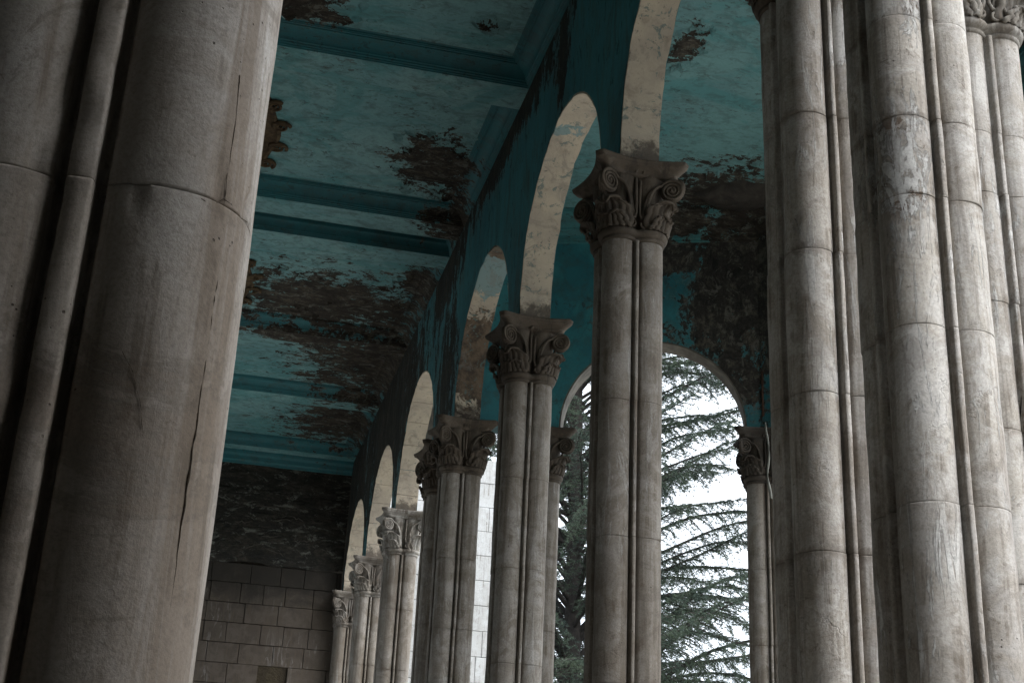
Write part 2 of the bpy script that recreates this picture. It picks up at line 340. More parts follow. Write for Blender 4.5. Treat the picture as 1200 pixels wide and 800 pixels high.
def drum_mesh(seed, h=.7):
    bm = bmesh.new(); loops = []
    zs = [0.001, .003, .008] + [h * k / 9 for k in range(1, 9)] + [h - .008, h - .003, h - .001]
    for i, z in enumerate(zs):
        ins = {0: .992, 1: .998, len(zs) - 2: .998, len(zs) - 1: .992}.get(i, 1)
        lp = []
        for x, y in PROF:
            q = Vector((x, y, z)); chip = noise.noise(Vector((x * 9 + seed * 7, y * 9, z * 5))) * .0028
            edge = 0
            if i in (0, 1, 2, len(zs) - 3, len(zs) - 2, len(zs) - 1):
                edge = max(0, noise.noise(Vector((x * 16 + seed * 3, y * 16, seed + (0 if i < 4 else 5)))) - .2) * .02
            s = ins + chip / .2 - edge
            lp.append((x * s, y * s, z))
        loops.append(lp)
    loft(bm, loops); smooth(bm, R(35))
    me = bpy.data.meshes.new('drum'); bm.to_mesh(me); bm.free(); return me
DRUMS = [drum_mesh(s) for s in range(5)]

def ring_bm(z0):
    bm = bmesh.new(); loops = []
    for z, r in ((-.012, .112), (-.010, .124), (.002, .131), (.014, .129), (.018, .121), (.022, .133), (.034, .148), (.052, .153), (.070, .147), (.080, .132), (.084, .118)):
        loops.append([(x, y, z0 + z) for x, y in lobe_outline(A0, r)])
    loft(bm, loops); smooth(bm, R(50)); return bm
def bell_bm(z0):
    bm = bmesh.new(); loops = []
    for z, a, r in ((.07, .100, .110), (.15, .100, .110), (.25, .100, .112), (.35, .101, .116), (.43, .104, .122), (.47, .108, .128), (.52, .112, .125)):
        loops.append([(x, y, z0 + z) for x, y in lobe_outline(a, r)])
    loft(bm, loops); smooth(bm, R(60)); return bm
def abacus_bm(z0):
    def outline(s, cc):
        pts = []
        for k in range(4):
            rot = Matrix.Rotation(k * PI / 2, 2); b = .350 * s; c = .046
            n = 14
            for i in range(n):
                t = i / n; y = (-b + c) + (2 * b - 2 * c) * t
                x = b - cc * (1 - (2 * t - 1) ** 2) * .060
                pts.append(rot @ Vector((x, y)))
            pts.append(rot @ Vector((b, b - c)))
        return pts
    bm = bmesh.new(); loops = []
    for z, s, cc in ((.492, .70, .9), (.498, .80, .95), (.512, .825, 1), (.517, .815, 1), (.526, .845, 1), (.542, .89, 1), (.560, .96, 1), (.570, .985, 1), (.574, .968, 1), (.580, .99, 1), (.600, 1, 1), (.603, .99, 1)):
        lp = []
        for x, y in outline(s, cc):
            d = noise.noise(Vector((x * 14, y * 14, z * 20))) * .004
            lp.append((x + d, y + d, z0 + z + d * .4))
        loops.append(lp)
    loft(bm, loops); smooth(bm, R(40)); return bm
def leaf_bm(z0, small=False):
    """acanthus leaf wrapping the lobe on the +X+Y diagonal"""
    bm = bmesh.new(); nv, nu = 26, 30
    if small: key = [(.136, .075), (.143, .11), (.150, .150), (.163, .182), (.180, .186), (.186, .166)]
    else: key = [(.121, .075), (.128, .15), (.140, .22), (.162, .272), (.192, .298), (.222, .290), (.232, .262), (.222, .240)]
    def kp(v):
        f = v * (len(key) - 1); i = min(int(f), len(key) - 2); t = f - i
        p0 = key[max(i - 1, 0)]; p1 = key[i]; p2 = key[i + 1]; p3 = key[min(i + 2, len(key) - 1)]
        return tuple(.5 * (2 * p1[j] + (p2[j] - p0[j]) * t + (2 * p0[j] - 5 * p1[j] + 4 * p2[j] - p3[j]) * t * t + (3 * p1[j] - p0[j] - 3 * p2[j] + p3[j]) * t ** 3) for j in (0, 1))
    rows = []
    for iv in range(nv + 1):
        v = iv / nv; rho, z = kp(v)
        w = (1.45 * (1 - v) ** .45 * (.62 + .55 * math.sin(PI * min(v * 1.15 + .12, 1)))) if not small else 1.15 * (1 - v) ** .5 + .14
        w = max(w, .16) * (1 + .17 * abs(math.sin(v * PI * 4.0)) - .08)
        row = []
        for iu in range(nu + 1):
            u = 2 * iu / nu - 1
            th = PI / 4 + u * w * (.118 / rho) * .92
            vein = abs(math.cos(u * PI * 3.5 + .0)) ** .7
            rib = .024 * (vein - .5) * (1 - .4 * v) + (.010 * math.exp(-(u / .09) ** 2))
            droop = -.030 * (.4 if small else 1) * abs(u) ** 2 * math.sin(PI * min(v * 1.1, 1)) - .018 * abs(math.sin(u * PI * 3.5)) * v * (.5 if small else 1)
            rr = rho + rib + .012 * abs(u) ** 3
            row.append(bm.verts.new((A0 + rr * math.cos(th), A0 + rr * math.sin(th), z0 + z + droop)))
        rows.append(row)
    for a, b in zip(rows, rows[1:]):
        for i in range(nu): bm.faces.new((a[i], a[i + 1], b[i + 1], b[i]))
    bmesh.ops.recalc_face_normals(bm, faces=bm.faces)
    shell(bm, .010); smooth(bm); return bm
def spiral_pts(c, ax, ay, r0, turns, a0, cw=-1, rend=.1, n=58):
    out = []
    for i in range(n + 1):
        t = i / n; r = r0 * (1 - t) ** 1.0 * (1 - rend) + r0 * rend; an = a0 + cw * t * turns * 2 * PI
        out.append(c + ax * (r * math.cos(an)) + ay * (r * math.sin(an)))
    return out
def volute_bm(z0, mirror=False):
    """scroll at the +X end of the face that looks to -Y, with its stem rising from the middle of the face"""
    bm = bmesh.new()
    yaw = R(27); ax = Vector((math.cos(yaw), -math.sin(yaw), 0)); ay = Vector((0, 0, 1)); nrm = ax.cross(ay)
    c = Vector((.236, -.275, z0 + .395)); r0 = .086
    sp = spiral_pts(c + nrm * .004, ax, ay, r0, 3.0, R(150), rend=.10, n=84)
    # stem: from the bell up to the start of the spiral
    s0 = Vector((.050, -.212, z0 + .11)); s1 = Vector((.055, -.222, z0 + .27)); s2 = Vector((.085, -.262, z0 + .42))
    e = sp[0]; stem = []
    P4 = [s0, s1, s2, e]
    for i in range(14):
        t = i / 14
        stem.append((1 - t) ** 3 * P4[0] + 3 * (1 - t) ** 2 * t * P4[1] + 3 * (1 - t) * t * t * P4[2] + t ** 3 * P4[3])
    pts = stem + sp
    tube(bm, pts, lambda t: .0125 if t < .16 else .0125 - .0065 * (t - .16) / .84, 8)
    pts2 = [q + Vector((-.018, .006, -.012)) for q in stem]
    tube(bm, pts2, .009, 6)
    # drum of the scroll: a waisted roll going inwards behind the spiral
    bmv = []
    for d, r in ((-.002, .0), (-.003, .055), (-.004, .078), (-.008, .086), (-.012, .087), (-.016, .080), (-.022, .084), (-.027, .080), (-.031, .06), (-.031, .0)):
        rr = max(r, .002); bmv.append([c + nrm * d + ax * (rr * math.cos(2 * PI * k / 28)) + ay * (rr * math.sin(2 * PI * k / 28)) for k in range(28)])
    # dished spiral ground
    loft(bm, bmv)
    g = bmesh.ops.create_uvsphere(bm, u_segments=10, v_segments=6, radius=.014)
    for v in g['verts']: v.co += c + nrm * .006
    if mirror:
        for v in bm.verts: v.co.x = -v.co.x
        bmesh.ops.reverse_faces(bm, faces=bm.faces)
    bmesh.ops.recalc_face_normals(bm, faces=bm.faces)
    smooth(bm, R(55)); return bm
def curl_bm(z0, mirror=False):
    """small scroll and ribbed tendril at the foot of the face that looks to -Y"""
    bm = bmesh.new(); ax = Vector((1, 0, 0)); ay = Vector((0, 0, 1))
    c = Vector((.046, -.222, z0 + .118))
    sp = spiral_pts(c, ax, ay, .036, 1.7, R(80), cw=-1, rend=.15, n=30)
    stem = [Vector((.018, -.214, z0 + .47)), Vector((.016, -.212, z0 + .36)), Vector((.014, -.210, z0 + .28)), Vector((.016, -.214, z0 + .20)), Vector((.028, -.221, z0 + .160))]
    tube(bm, stem + sp, lambda t: .012 * (1 - .5 * t), 7)
    st2 = [Vector((.078, -.225, z0 + .34)), Vector((.072, -.226, z0 + .26)), Vector((.080, -.232, z0 + .19)), Vector((.100, -.236, z0 + .13)), Vector((.125, -.232, z0 + .085))]
    tube(bm, st2, lambda t: .013 * (1 - .6 * abs(t - .5)), 7)
    if mirror:
        for v in bm.verts: v.co.x = -v.co.x
        bmesh.ops.reverse_faces(bm, faces=bm.faces)
    bmesh.ops.recalc_face_normals(bm, faces=bm.faces)
    smooth(bm); return bm
def fleuron_bm(z0):
    bm = bmesh.new()
    for k in range(5):
        an = (k - 2) * .5
        c = Vector((.034 * math.sin(an), -.238, z0 + .525 + .030 * math.cos(an) - .012))
        g = bmesh.ops.create_uvsphere(bm, u_segments=8, v_segments=5, radius=.017)
        for v in g['verts']: v.co = Vector((v.co.x * .8, v.co.y * .9, v.co.z * 1.25)) + c
    smooth(bm); return bm
def tomesh(bm, name):
    me = bpy.data.meshes.new(name); bm.to_mesh(me); bm.free(); return me
def base_bm():
    bm = bmesh.new(); box(bm, -.34, -.34, 0, .34, .34, .14, .008)
    loops = []
    for z, r in ((.14, .21), (.15, .225), (.175, .232), (.20, .222), (.21, .20), (.235, .16), (.25, .155), (.26, .175), (.28, .18), (.295, .168), (.30, .13)):
        loops.append([(x, y, z) for x, y in lobe_outline(A0, r)])
    loft(bm, loops); smooth(bm, R(40)); return bm
ME = dict(leaf2=tomesh(leaf_bm(0, True), 'leaf'), ring=tomesh(ring_bm(0), 'neck_ring'), bell=tomesh(bell_bm(0), 'capital'), abacus=tomesh(abacus_bm(0), 'abacus'), leaf=tomesh(leaf_bm(0), 'leaf'),
          voR=tomesh(volute_bm(0), 'volute'), voL=tomesh(volute_bm(0, True), 'volute'), cuR=tomesh(curl_bm(0), 'tendril'), cuL=tomesh(curl_bm(0, True), 'tendril'),
          fl=tomesh(fleuron_bm(0), 'fleuron'), base=tomesh(base_bm(), 'base'))
def mats_variant(src, mat):
    me = src.copy(); me.materials.clear(); me.materials.append(mat); return me
VARS = {}
def variant(key, mat):
    if (key, mat) not in VARS:
        src = ME[key] if isinstance(key, str) else DRUMS[key]
        VARS[(key, mat)] = mats_variant(src, M[mat])
    return VARS[(key, mat)]
NECK = 1.45 * 3 + 1.6 + .006
ABTOP = NECK + .603
def pier(x, y, label, joints, shaft='shaft', cap='capital', rotz=0, full=True, group='clustered stone piers of the hall', name='clustered_pier', drum_override=None):
    root = empty(name, (x, y, 0), rotz); tag(root, label, 'pier', group)
    obj('base', variant('base', shaft), parent=root)
    js = [.30] + [j for j in joints if j > .35] + [NECK - .008]
    for i, (z0, z1) in enumerate(zip(js, js[1:])):
        if drum_override:
            obj('drum', drum_override(z1 - z0, i), M[shaft], root, (0, 0, z0))
        else:
            obj('drum', variant(random.randrange(5), shaft), parent=root, loc=(random.uniform(-.0025, .0025), random.uniform(-.0025, .0025), z0), rotz=random.choice((0, PI / 2, PI, -PI / 2)) + random.uniform(-.006, .006), scale=(1, 1, (z1 - z0) / .7))
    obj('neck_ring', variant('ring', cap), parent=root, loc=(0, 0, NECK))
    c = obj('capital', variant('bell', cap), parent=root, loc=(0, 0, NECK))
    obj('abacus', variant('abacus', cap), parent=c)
    jt = lambda a: random.uniform(-a, a)
    for k in range(4):
        for key, nm, keep in (('leaf', 'leaf', 1), ('leaf2', 'leaf', .9), ('voR', 'volute', 1), ('voL', 'volute', 1), ('cuR', 'tendril', .88), ('cuL', 'tendril', .88), ('fl', 'fleuron', .8)):
            if random.random() > keep: continue
            o = obj(nm, variant(key, cap), parent=c, rotz=k * PI / 2 + jt(.02), loc=(jt(.003), jt(.003), jt(.005)), scale=(1 + jt(.02), 1 + jt(.02), 1 + jt(.03)))
    return root
def jl(top, step): 
    out = []
    while top > .6: out.append(top); top -= step
    return out[::-1]
XA = 2.70
pier(XA, 8.43, 'tallest whole pier at centre, standing before the cedar, capital in full view', jl(4.75, .93))
pier(XA, 11.43, 'second whole pier, its capital just lower left of the central pier', jl(5.05, .8))
pier(XA, 14.43, 'third whole pier, front one of the close pair left of the narrow bright gap', jl(5.0, .75))
pier(XA, 15.36, 'rear pier of the close pair, its capital peeping out left behind the third capital', jl(5.3, .85))
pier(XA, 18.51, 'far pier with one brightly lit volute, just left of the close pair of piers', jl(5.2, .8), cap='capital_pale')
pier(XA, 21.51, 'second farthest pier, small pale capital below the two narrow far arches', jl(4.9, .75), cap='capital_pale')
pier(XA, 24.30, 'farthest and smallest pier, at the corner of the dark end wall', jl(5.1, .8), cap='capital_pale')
pier(XA, 5.43, 'shaded left pier of the large cluster at right, beside the peeling pale ceiling', [.9, 1.6, 2.31, 3.04, 3.76, 4.46, 5.19], shaft='shaft_washed')
pier(XA, 4.53, 'widest pier of the right hand cluster, streaked with pale lime runs', [.9, 1.6, 2.31, 3.02, 3.72, 4.28, 4.64, 5.13], shaft='shaft_washed')
pier(3.69, 5.565, 'rightmost pale pier at the frame edge, capital cut by the top', [.9, 1.6, 2.31, 3.02, 3.75, 4.4, 5.0, 5.35], shaft='shaft_washed', cap='capital_pale')
pier(3.585, 14.36, 'apse pier at the left foot of the tree arch, behind the second pier', jl(5.1, .8))
pier(5.955, 13.50, 'dark apse pier right of the cedar, a rag hanging over its capital', jl(5.0, .8), rotz=R(-20.5), cap='capital_dark')
for i, (x, y, rz) in enumerate(((7.26, 11.26, -63), (7.26, 8.60, -90), (5.955, 6.36, 20.5))):
    pier(x, y, ['apse pier hidden behind the right hand cluster, farther from the hall', 'middle outer apse pier hidden behind the right hand cluster', 'near apse pier hidden behind the right hand cluster'][i], jl(5.0, .8), rotz=R(rz))

# the near pier at the left edge: own finer drums with a vertical seam and chipped fillets
def near_drum(h, idx):
    prof = fillet_profile(n=44, wd=.017, tip=.213); bm = bmesh.new(); loops = []; nz = max(6, int(h / .02))
    zs = [.001, .004, .010] + [.010 + (h - .020) * k / nz for k in range(1, nz)] + [h - .010, h - .004, h - .001]
    ctr = Vector((A0, -A0))
    for i, z in enumerate(zs):
        end = min(z, h - z); lp = []
        for x, y in prof:
            v = Vector((x, y)); rad = v.length; n3 = Vector((x * 22, y * 22, (z + idx * 3.7) * 14))
            d = noise.noise(n3) * .0007 + noise.noise(n3 * .25) * .0025
            onfil = min(abs(x), abs(y)) < .0185 and rad > .19
            if onfil: d -= max(0, noise.noise(Vector((x * 30 + 5, y * 30, (z + idx * 2) * 26))) - .12) * .012
            if end < .005: d -= (.005 - end) * .16 + max(0, noise.noise(Vector((x * 25, y * 25, idx + (3 if z < h / 2 else 8)))) - .2) * .02
            elif end < .04: d -= max(0, noise.noise(Vector((x * 25, y * 25, idx + (3 if z < h / 2 else 8)))) - .22) * .02
            q = v - ctr
            if q.x > 0 and q.length < R0 + .006 and q.length > R0 - .01:
                an = math.degrees(math.atan2(q.y, q.x)); s0 = -43 + noise.noise(Vector((1, idx, z * 9))) * .7
                d -= .0045 * math.exp(-((an - s0) / 1.1) ** 2) * (.3 + 1.4 * abs(noise.noise(Vector((4, idx, z * 11)))))
            s = 1 + d / rad; lp.append((x * s, y * s, z))
        loops.append(lp)
    loft(bm, loops); smooth(bm, R(50)); return bm
near = pier(-.2055, 1.836, 'huge close pier filling the left edge of the view, cracked vertical seam along it', [.76, 1.60, 2.43, 3.26, 4.09, 4.92], shaft='shaft_near', drum_override=near_drum, rotz=R(-1.2))
def surface_crack(pts, r):
    bm = bmesh.new(); q = []
    for a, b in zip(pts, pts[1:]):
        a, b = Vector(a), Vector(b)
        for k in range(8):
            v = a.lerp(b, k / 8); out = Vector((v.x + .107, v.y - 1.728, 0)).normalized(); tn = Vector((-out.y, out.x, 0))
            q.append(v + tn * noise.noise(v * 40) * .0022 + Vector((0, 0, noise.noise(v * 33 + Vector((5, 5, 5))) * .002)) + out * (noise.noise(v * 60) * .0006))
    q.append(Vector(pts[-1])); tube(bm, q, lambda t: r * (.45 + abs(noise.noise(Vector((t * 31, r * 900, 2)))) * 1.3), 5); return bm
SH = Matrix.Translation(Vector((-.0012, .0055, .012)))
minv = (Matrix.Translation(Vector((-.2055, 1.836, 0))) @ Matrix.Rotation(R(-1.2), 4, 'Z')).inverted() @ SH
M['seam'] = simple('earthy_seam_fill', (.10, .075, .05), (.045, .033, .024), 40)
for pts, r in (([(-0.031, 1.639, 2.616), (-0.027, 1.642, 2.544), (-0.028, 1.641, 2.472), (-0.027, 1.642, 2.416)], .0006), ([(-0.024, 1.645, 2.387), (-0.023, 1.646, 2.32), (-0.023, 1.646, 2.249), (-0.023, 1.646, 2.18), (-0.023, 1.646, 2.102), (-0.024, 1.645, 2.016), (-0.024, 1.645, 1.933), (-0.023, 1.646, 1.7)], .0014),
               ([(-0.057, 1.622, 2.413), (-0.042, 1.63, 2.407), (-0.029, 1.64, 2.427), (-0.019, 1.65, 2.426), (-0.008, 1.664, 2.415), (0.006, 1.696, 2.425)], .0009), ([(-0.121, 1.611, 2.187), (-0.109, 1.61, 2.167), (-0.098, 1.611, 2.144), (-0.092, 1.611, 2.126), (-0.083, 1.613, 2.084)], .0004)):
    bm = surface_crack(pts, r)
    for v in bm.verts: v.co = minv @ v.co
    obj('crack', bm, M['seam'], near)

# ------------------------------------------------------------------ arcade walls
T = .30; ZC = 2.47 * 3 + 1.6; ZP = 2.55 * 3 + 1.6 + .02       # beam underside, top of walls
def wall_frame(p0, p1):
    d = Vector((p1[0] - p0[0], p1[1] - p0[1], 0)); Lg = d.length; d.normalize(); n = Vector((-d.y, d.x, 0))
    return Vector((p0[0], p0[1], 0)), d, n, Lg
def spandrel(parent, p0, p1, mat, m0=.24, m1=.24, stilt=.13, arch=True, rr=None, t=T, z0=ABTOP + .002, sof='soffit', vouss=False, e0=0, e1=0):
    o, d, n, Lg = wall_frame(p0, p1); bm = bmesh.new()
    def q(s, z, side): 
        return o + d * s + n * (side * t / 2) + Vector((0, 0, z))
    cols = []
    if arch:
        a, b = m0, Lg - m1; r = (b - a) / 2; cx = (a + b) / 2; zs = z0 + stilt
        N = 32; rw = r + .02
        cols.append((-e0, z0)); cols.append((cx - rw, z0)); arc = []
        for i in range(N + 1):
            th = PI - PI * i / N; arc.append((cx + rw * math.cos(th), zs + rw * math.sin(th)))
        cols += arc; cols += [(cx + rw, z0), (Lg + e1, z0)]
    else: cols = [(-e0, z0), (Lg + e1, z0)]
    fr, bk = [], []
    for side, L_ in ((-1, fr), (1, bk)):
        for s, z in cols: L_.append((bm.verts.new(q(s, z, side)), bm.verts.new(q(s, ZP, side))))
    for i in range(len(cols) - 1):
        for L_ in (fr, bk):
            if abs(cols[i][0] - cols[i + 1][0]) < 1e-6: continue
            bm.faces.new((L_[i][0], L_[i + 1][0], L_[i + 1][1], L_[i][1]))
        bm.faces.new((fr[i][0], fr[i + 1][0], bk[i + 1][0], bk[i][0]))
    for i in (0, len(cols) - 1): bm.faces.new((fr[i][0], fr[i][1], bk[i][1], bk[i][0]))
    bmesh.ops.remove_doubles(bm, verts=bm.verts, dist=1e-5)
    bmesh.ops.recalc_face_normals(bm, faces=bm.faces)
    obj('spandrel', bm, M[mat], parent)
    if not arch: return
    # soffit lining
    path = [(cx - r, z0 + .001)] + [(cx - r + 0 * k, z0 + stilt * k / 2) for k in (1,)] + [(cx + r * math.cos(PI - PI * i / 48), zs + r * math.sin(PI - PI * i / 48)) for i in range(49)] + [(cx + r, z0 + stilt * .5), (cx + r, z0 + .001)]
    ins = .004
    def lining(pts, name, mt):
        bm = bmesh.new(); loops = []
        for s, z in pts:
            dx, dz = s - cx, max(z - zs, 0); ln = math.hypot(dx, dz); ox, oz = dx / ln * .0185, dz / ln * .0185
            w1 = t / 2 - ins + noise.noise(Vector((s * 9, z * 9, 1 + p0[1]))) * .012; w2 = t / 2 - ins + noise.noise(Vector((s * 9, z * 9, 9 + p0[1]))) * .012
            j = noise.noise(Vector((s * 3, z * 3, p0[1]))) * .004
            loops.append([o + d * (s + 0) - n * w1 + Vector((0, 0, z + j)), o + d * s + Vector((0, 0, z + j * .3)), o + d * s + n * w2 + Vector((0, 0, z - j)), o + d * (s + ox) + n * w2 + Vector((0, 0, z + oz)), o + d * (s + ox) - n * w1 + Vector((0, 0, z + oz))])
        loft(bm, loops); bmesh.ops.recalc_face_normals(bm, faces=bm.faces); smooth(bm, R(40)); obj(name, bm, M[mt], parent)
    if not vouss: lining(path, 'soffit', sof)
    else:
        segs = 13; i = 0; pl = path; nper = len(pl) / segs
        for k in range(segs):
            i0 = int(round(k * nper)); i1 = min(int(round((k + 1) * nper)), len(pl) - 1)
            if i1 <= i0: continue
            pp = [Vector(a) for a in pl[i0:i1 + 1]]
            dv = (pp[1] - pp[0]).normalized() * .003; pp[0] = pp[0] + dv; dv = (pp[-2] - pp[-1]).normalized() * .003; pp[-1] = pp[-1] + dv
            lining([tuple(a) for a in pp], 'voussoir', sof)
hall = empty('arcade_wall', (0, 0, 0)); tag(hall, 'deep teal arcade wall with cream arches receding from the top centre to the end wall', 'wall')
for (y0, y1, v) in ((5.43, 8.43, False), (8.43, 11.43, False), (11.43, 14.43, False), (15.36, 18.51, True), (18.51, 21.51, True), (21.51, 24.42, True)):
    spandrel(hall, (XA, y0), (XA, y1), 'wall', vouss=v, sof='soffit_far' if v else 'soffit', m1=.24 if y1 < 24 else .27)
spandrel(hall, (XA, 14.43), (XA, 15.36), 'wall', arch=False)
spandrel(hall, (XA, 4.28), (XA, 5.43), 'wall', arch=False)
apse = empty('apse_wall', (0, 0, 0)); tag(apse, 'dark scorched apse wall with the round arch that frames the cedar tree', 'wall')
AV = [(3.60, 14.36), (5.955, 13.50), (7.26, 11.26), (7.26, 8.60), (5.955, 6.36), (3.69, 5.565)]
spandrel(apse, (2.86, 14.43), AV[0], 'apse_wall', arch=False)
for a, b in zip(AV, AV[1:]): spandrel(apse, b, a, 'apse_wall', stilt=.03, m0=.225, m1=.225, sof='soffit_apse')
spandrel(apse, AV[-1], (2.86, 5.43), 'apse_wall', arch=False)

# ------------------------------------------------------------------ coffered ceiling
X0c, X1c = -3.03, 2.548; Zp = 2.55 * 3 + 1.6
beams = [(-1.9, -1.5), (2.0, 2.4), (5.1, 5.55), (8.06, 8.50), (11.22, 11.62), (14.34, 14.73), (15.21, 15.58), (18.38, 18.74), (21.06, 21.42), (24.04, 24.40)]
ceil = empty('coffered_ceiling', (0, 0, 0)); tag(ceil, kind='structure', label='teal coffered plaster ceiling with peeling paint')
for y0, y1 in beams:
    bm = bmesh.new(); vs = box(bm, X0c, y0, ZC, X1c, y1, Zp + .05)
    obj('beam', bm, M['ceil'], ceil)
def coffer(y0, y1, narrow=False):
    s = .55 if narrow else 1.0
    # frame moulding: rings (inset, height above beam underside)
    rings = [(0.0, .0), (.004, .012), (.018, .013), (.020, .026), (.034, .030), (.037, .045), (.050, .050), (.053, .066), (.060, .082), (.072, .100), (.090, .118), (.112, .132), (.140, .142), (.165, .146), (.166, .156), (.176, .157), (.178, .148), (.195, .149), (.197, .158), (.207, .159), (.209, .172), (.235, .175)]
    if narrow: rings = [(a * .42, b) for a, b in rings[:14]] + [(.075, .19)]
    bm = bmesh.new(); loops = []
    for a, h in rings:
        x0, x1, u0, u1 = X0c + a, X1c - a, y0 + a, y1 - a; z = ZC + h
        loops.append([(x0, u0, z), (x1, u0, z), (x1, u1, z), (x0, u1, z)])
    loft(bm, loops, cap0=False, cap1=False); obj('moulding', bm, M['mould'], ceil)
    a, h = rings[-1]; bm = bmesh.new(); nx, ny = 60, max(6, int((y1 - y0) / .09)); zc = ZC + h
    vv = [[bm.verts.new((X0c + a + (X1c - X0c - 2 * a) * i / nx, y0 + a + (y1 - y0 - 2 * a) * j / ny, zc + .002 + (noise.noise(Vector((i * .21, (y0 + (y1 - y0) * j / ny) * 1.3, 2))) * .010 if 0 < i < nx and 0 < j < ny else 0))) for i in range(nx + 1)] for j in range(ny + 1)]
    for j in range(ny):
        for i in range(nx): bm.faces.new((vv[j][i], vv[j][i + 1], vv[j + 1][i + 1], vv[j + 1][i]))
    bmesh.ops.reverse_faces(bm, faces=bm.faces); smooth(bm)
    obj('coffer_panel', bm, M['ceil'], ceil)
for (a, b), (c, d) in zip(beams, beams[1:]): coffer(b, c, c - b < 1)
bm = bmesh.new(); box(bm, X0c - .3, -2.2, Zp + .06, 2.86, 24.9, Zp + .5); tag(obj('roof_slab', bm, M['roof']), 'concrete roof slab over the hall, unseen above the ceiling', kind='structure')

# plaster medallions in the middle of the coffers
def medallion(x, y, label):
    t = empty('ceiling_medallion', (x, y, ZC + .172)); tag(t, label, 'ceiling ornament', 'gilded plaster medallions')
    bm = bmesh.new(); loops = []
    for s, z in ((1, .03), (1, .0), (.96, -.02), (.90, -.028), (.84, -.01), (.80, -.006), (.5, -.006)):
        loops.append([(.36 * s * math.cos(a) * (1 + .05 * math.cos(6 * a)), .86 * s * math.sin(a) * (1 + .05 * math.cos(6 * a)), z) for a in [2 * PI * k / 72 for k in range(72)]])
    loft(bm, loops); bmesh.ops.recalc_face_normals(bm, faces=bm.faces); smooth(bm, R(45)); obj('plaque', bm, M['brass'], t)
    for k in range(12):
        a = 2 * PI * (k + .5) / 12; c = Vector((.37 * math.cos(a), .88 * math.sin(a), -.02)); o_ = Vector((math.cos(a), math.sin(a), 0)); tn = Vector((-math.sin(a), math.cos(a), 0))
        bm = bmesh.new(); tube(bm, spiral_pts(c, o_, tn, .105, 2.0, 0, rend=.12, n=34), lambda u: .022 * (1 - .5 * u), 7); smooth(bm)
        obj('scroll', bm, M['brass'], t)
medallion(-.11, 13.2, 'curling gilded ceiling medallion edge beside the near pier, between the upper beams')
medallion(-.12, 17.2, 'brown ceiling medallion edge showing beside the near pier, beyond the double beam')

# curled paint flakes hanging round the bare patches
def flakes(patches, n, seed, parent, mat, zt, lim):
    rnd = random.Random(seed); bm = bmesh.new()
    for _ in range(n):
        (cx, cy, _z), (rx, ry, _q) = rnd.choice(patches); a = rnd.uniform(0, 2 * PI); rr = rnd.uniform(.55, 1.15)
        x, y = cx + rx * rr * math.cos(a), cy + ry * rr * math.sin(a)
        if not (lim[0] < x < lim[1]) or any(b0 - .28 < y < b1 + .28 for b0, b1 in beams) and lim[2]: continue
        L_, W_ = rnd.uniform(.05, .20), rnd.uniform(.03, .09); an = rnd.uniform(-.5, .5); curl = rnd.uniform(.2, .9); d = Vector((math.cos(an), math.sin(an), 0)); n_ = Vector((-d.y, d.x, 0)); rows = []
        for i in range(5):
            u = i / 4; w = W_ * (1 - abs(2 * u - 1) ** 2 * .8) * rnd.uniform(.75, 1.2)
            for_side = [Vector((x, y, zt)) + d * (L_ * (u - .5)) + n_ * (w * t) + Vector((0, 0, -(t + .5) ** 2 * w * curl - .001 - .01 * math.sin(u * 5) ** 2 * (t + .5))) for t in (-.5, 0, .5)]
            rows.append([bm.verts.new(v) for v in for_side])
        for r0, r1 in zip(rows, rows[1:]):
            for i in range(2): bm.faces.new((r0[i], r0[i + 1], r1[i + 1], r1[i]))
    tag(obj('paint_flakes', bm, mat, parent), kind='stuff')
flakes(CP, 420, 3, ceil, M['ceil'], ZC + .175, (-2.6, 2.25, True))

# ------------------------------------------------------------------ apse ceiling with cornice
ac = empty('apse_ceiling', (0, 0, 0)); tag(ac, kind='structure', label='pale teal apse ceiling seen through the near arch')
bm = bmesh.new()
poly = [(2.852, 4.4), (4.3, 4.4)] + [(v[0], v[1]) for v in reversed(AV)][0:0] + []
poly = [(2.852, 5.2), (3.7, 5.2), (6.2, 6.1), (7.6, 8.4), (7.6, 11.5), (6.2, 13.75), (3.7, 14.7), (2.852, 14.7)]
vs = [bm.verts.new((x, y, Zp)) for x, y in poly]; f = bm.faces.new(vs); bmesh.ops.triangulate(bm, faces=[f]); bmesh.ops.subdivide_edges(bm, edges=bm.edges[:], cuts=5, use_grid_fill=True)
for v in bm.verts: v.co.z += noise.noise(v.co * .9) * .012
bmesh.ops.recalc_face_normals(bm, faces=bm.faces); obj('ceiling_panel', bm, M['apse_ceil'], ac)
bm = bmesh.new(); box(bm, 2.84, 4.3, Zp + .06, 8.0, 15.1, Zp + .4); obj('slab', bm, M['roof'], ac)
def cornice(p0, p1, side):
    o, d, n, Lg = wall_frame(p0, p1); n = n * side; bm = bmesh.new()
    prof = [(.15, Zp - .36), (.165, Zp - .355), (.168, Zp - .325), (.185, Zp - .32), (.19, Zp - .27), (.21, Zp - .24), (.24, Zp - .215), (.245, Zp - .19), (.29, Zp - .12), (.35, Zp - .075), (.36, Zp - .05), (.385, Zp - .045), (.39, Zp + .03), (.15, Zp + .03)]
    loft(bm, [[o + d * (s) + n * a + Vector((0, 0, z)) for a, z in prof] for s in (-.1, Lg + .1)]); bmesh.ops.recalc_face_normals(bm, faces=bm.faces)
    obj('cornice', bm, M['apse_mould'], ac)
M['apse_mould'] = paint_mat('teal_cornice_paint', (.06, .21, .215), (.03, .14, .155), [((5.75, 13.5, 9.1), (.75, .9, .5)), ((4.9, 13.5, 9.1), (.5, .7, .3))], thr=.3, stretch=(.6, 1.4, 1.5))
for a, b in zip(AV, AV[1:]): cornice(b, a, 1)
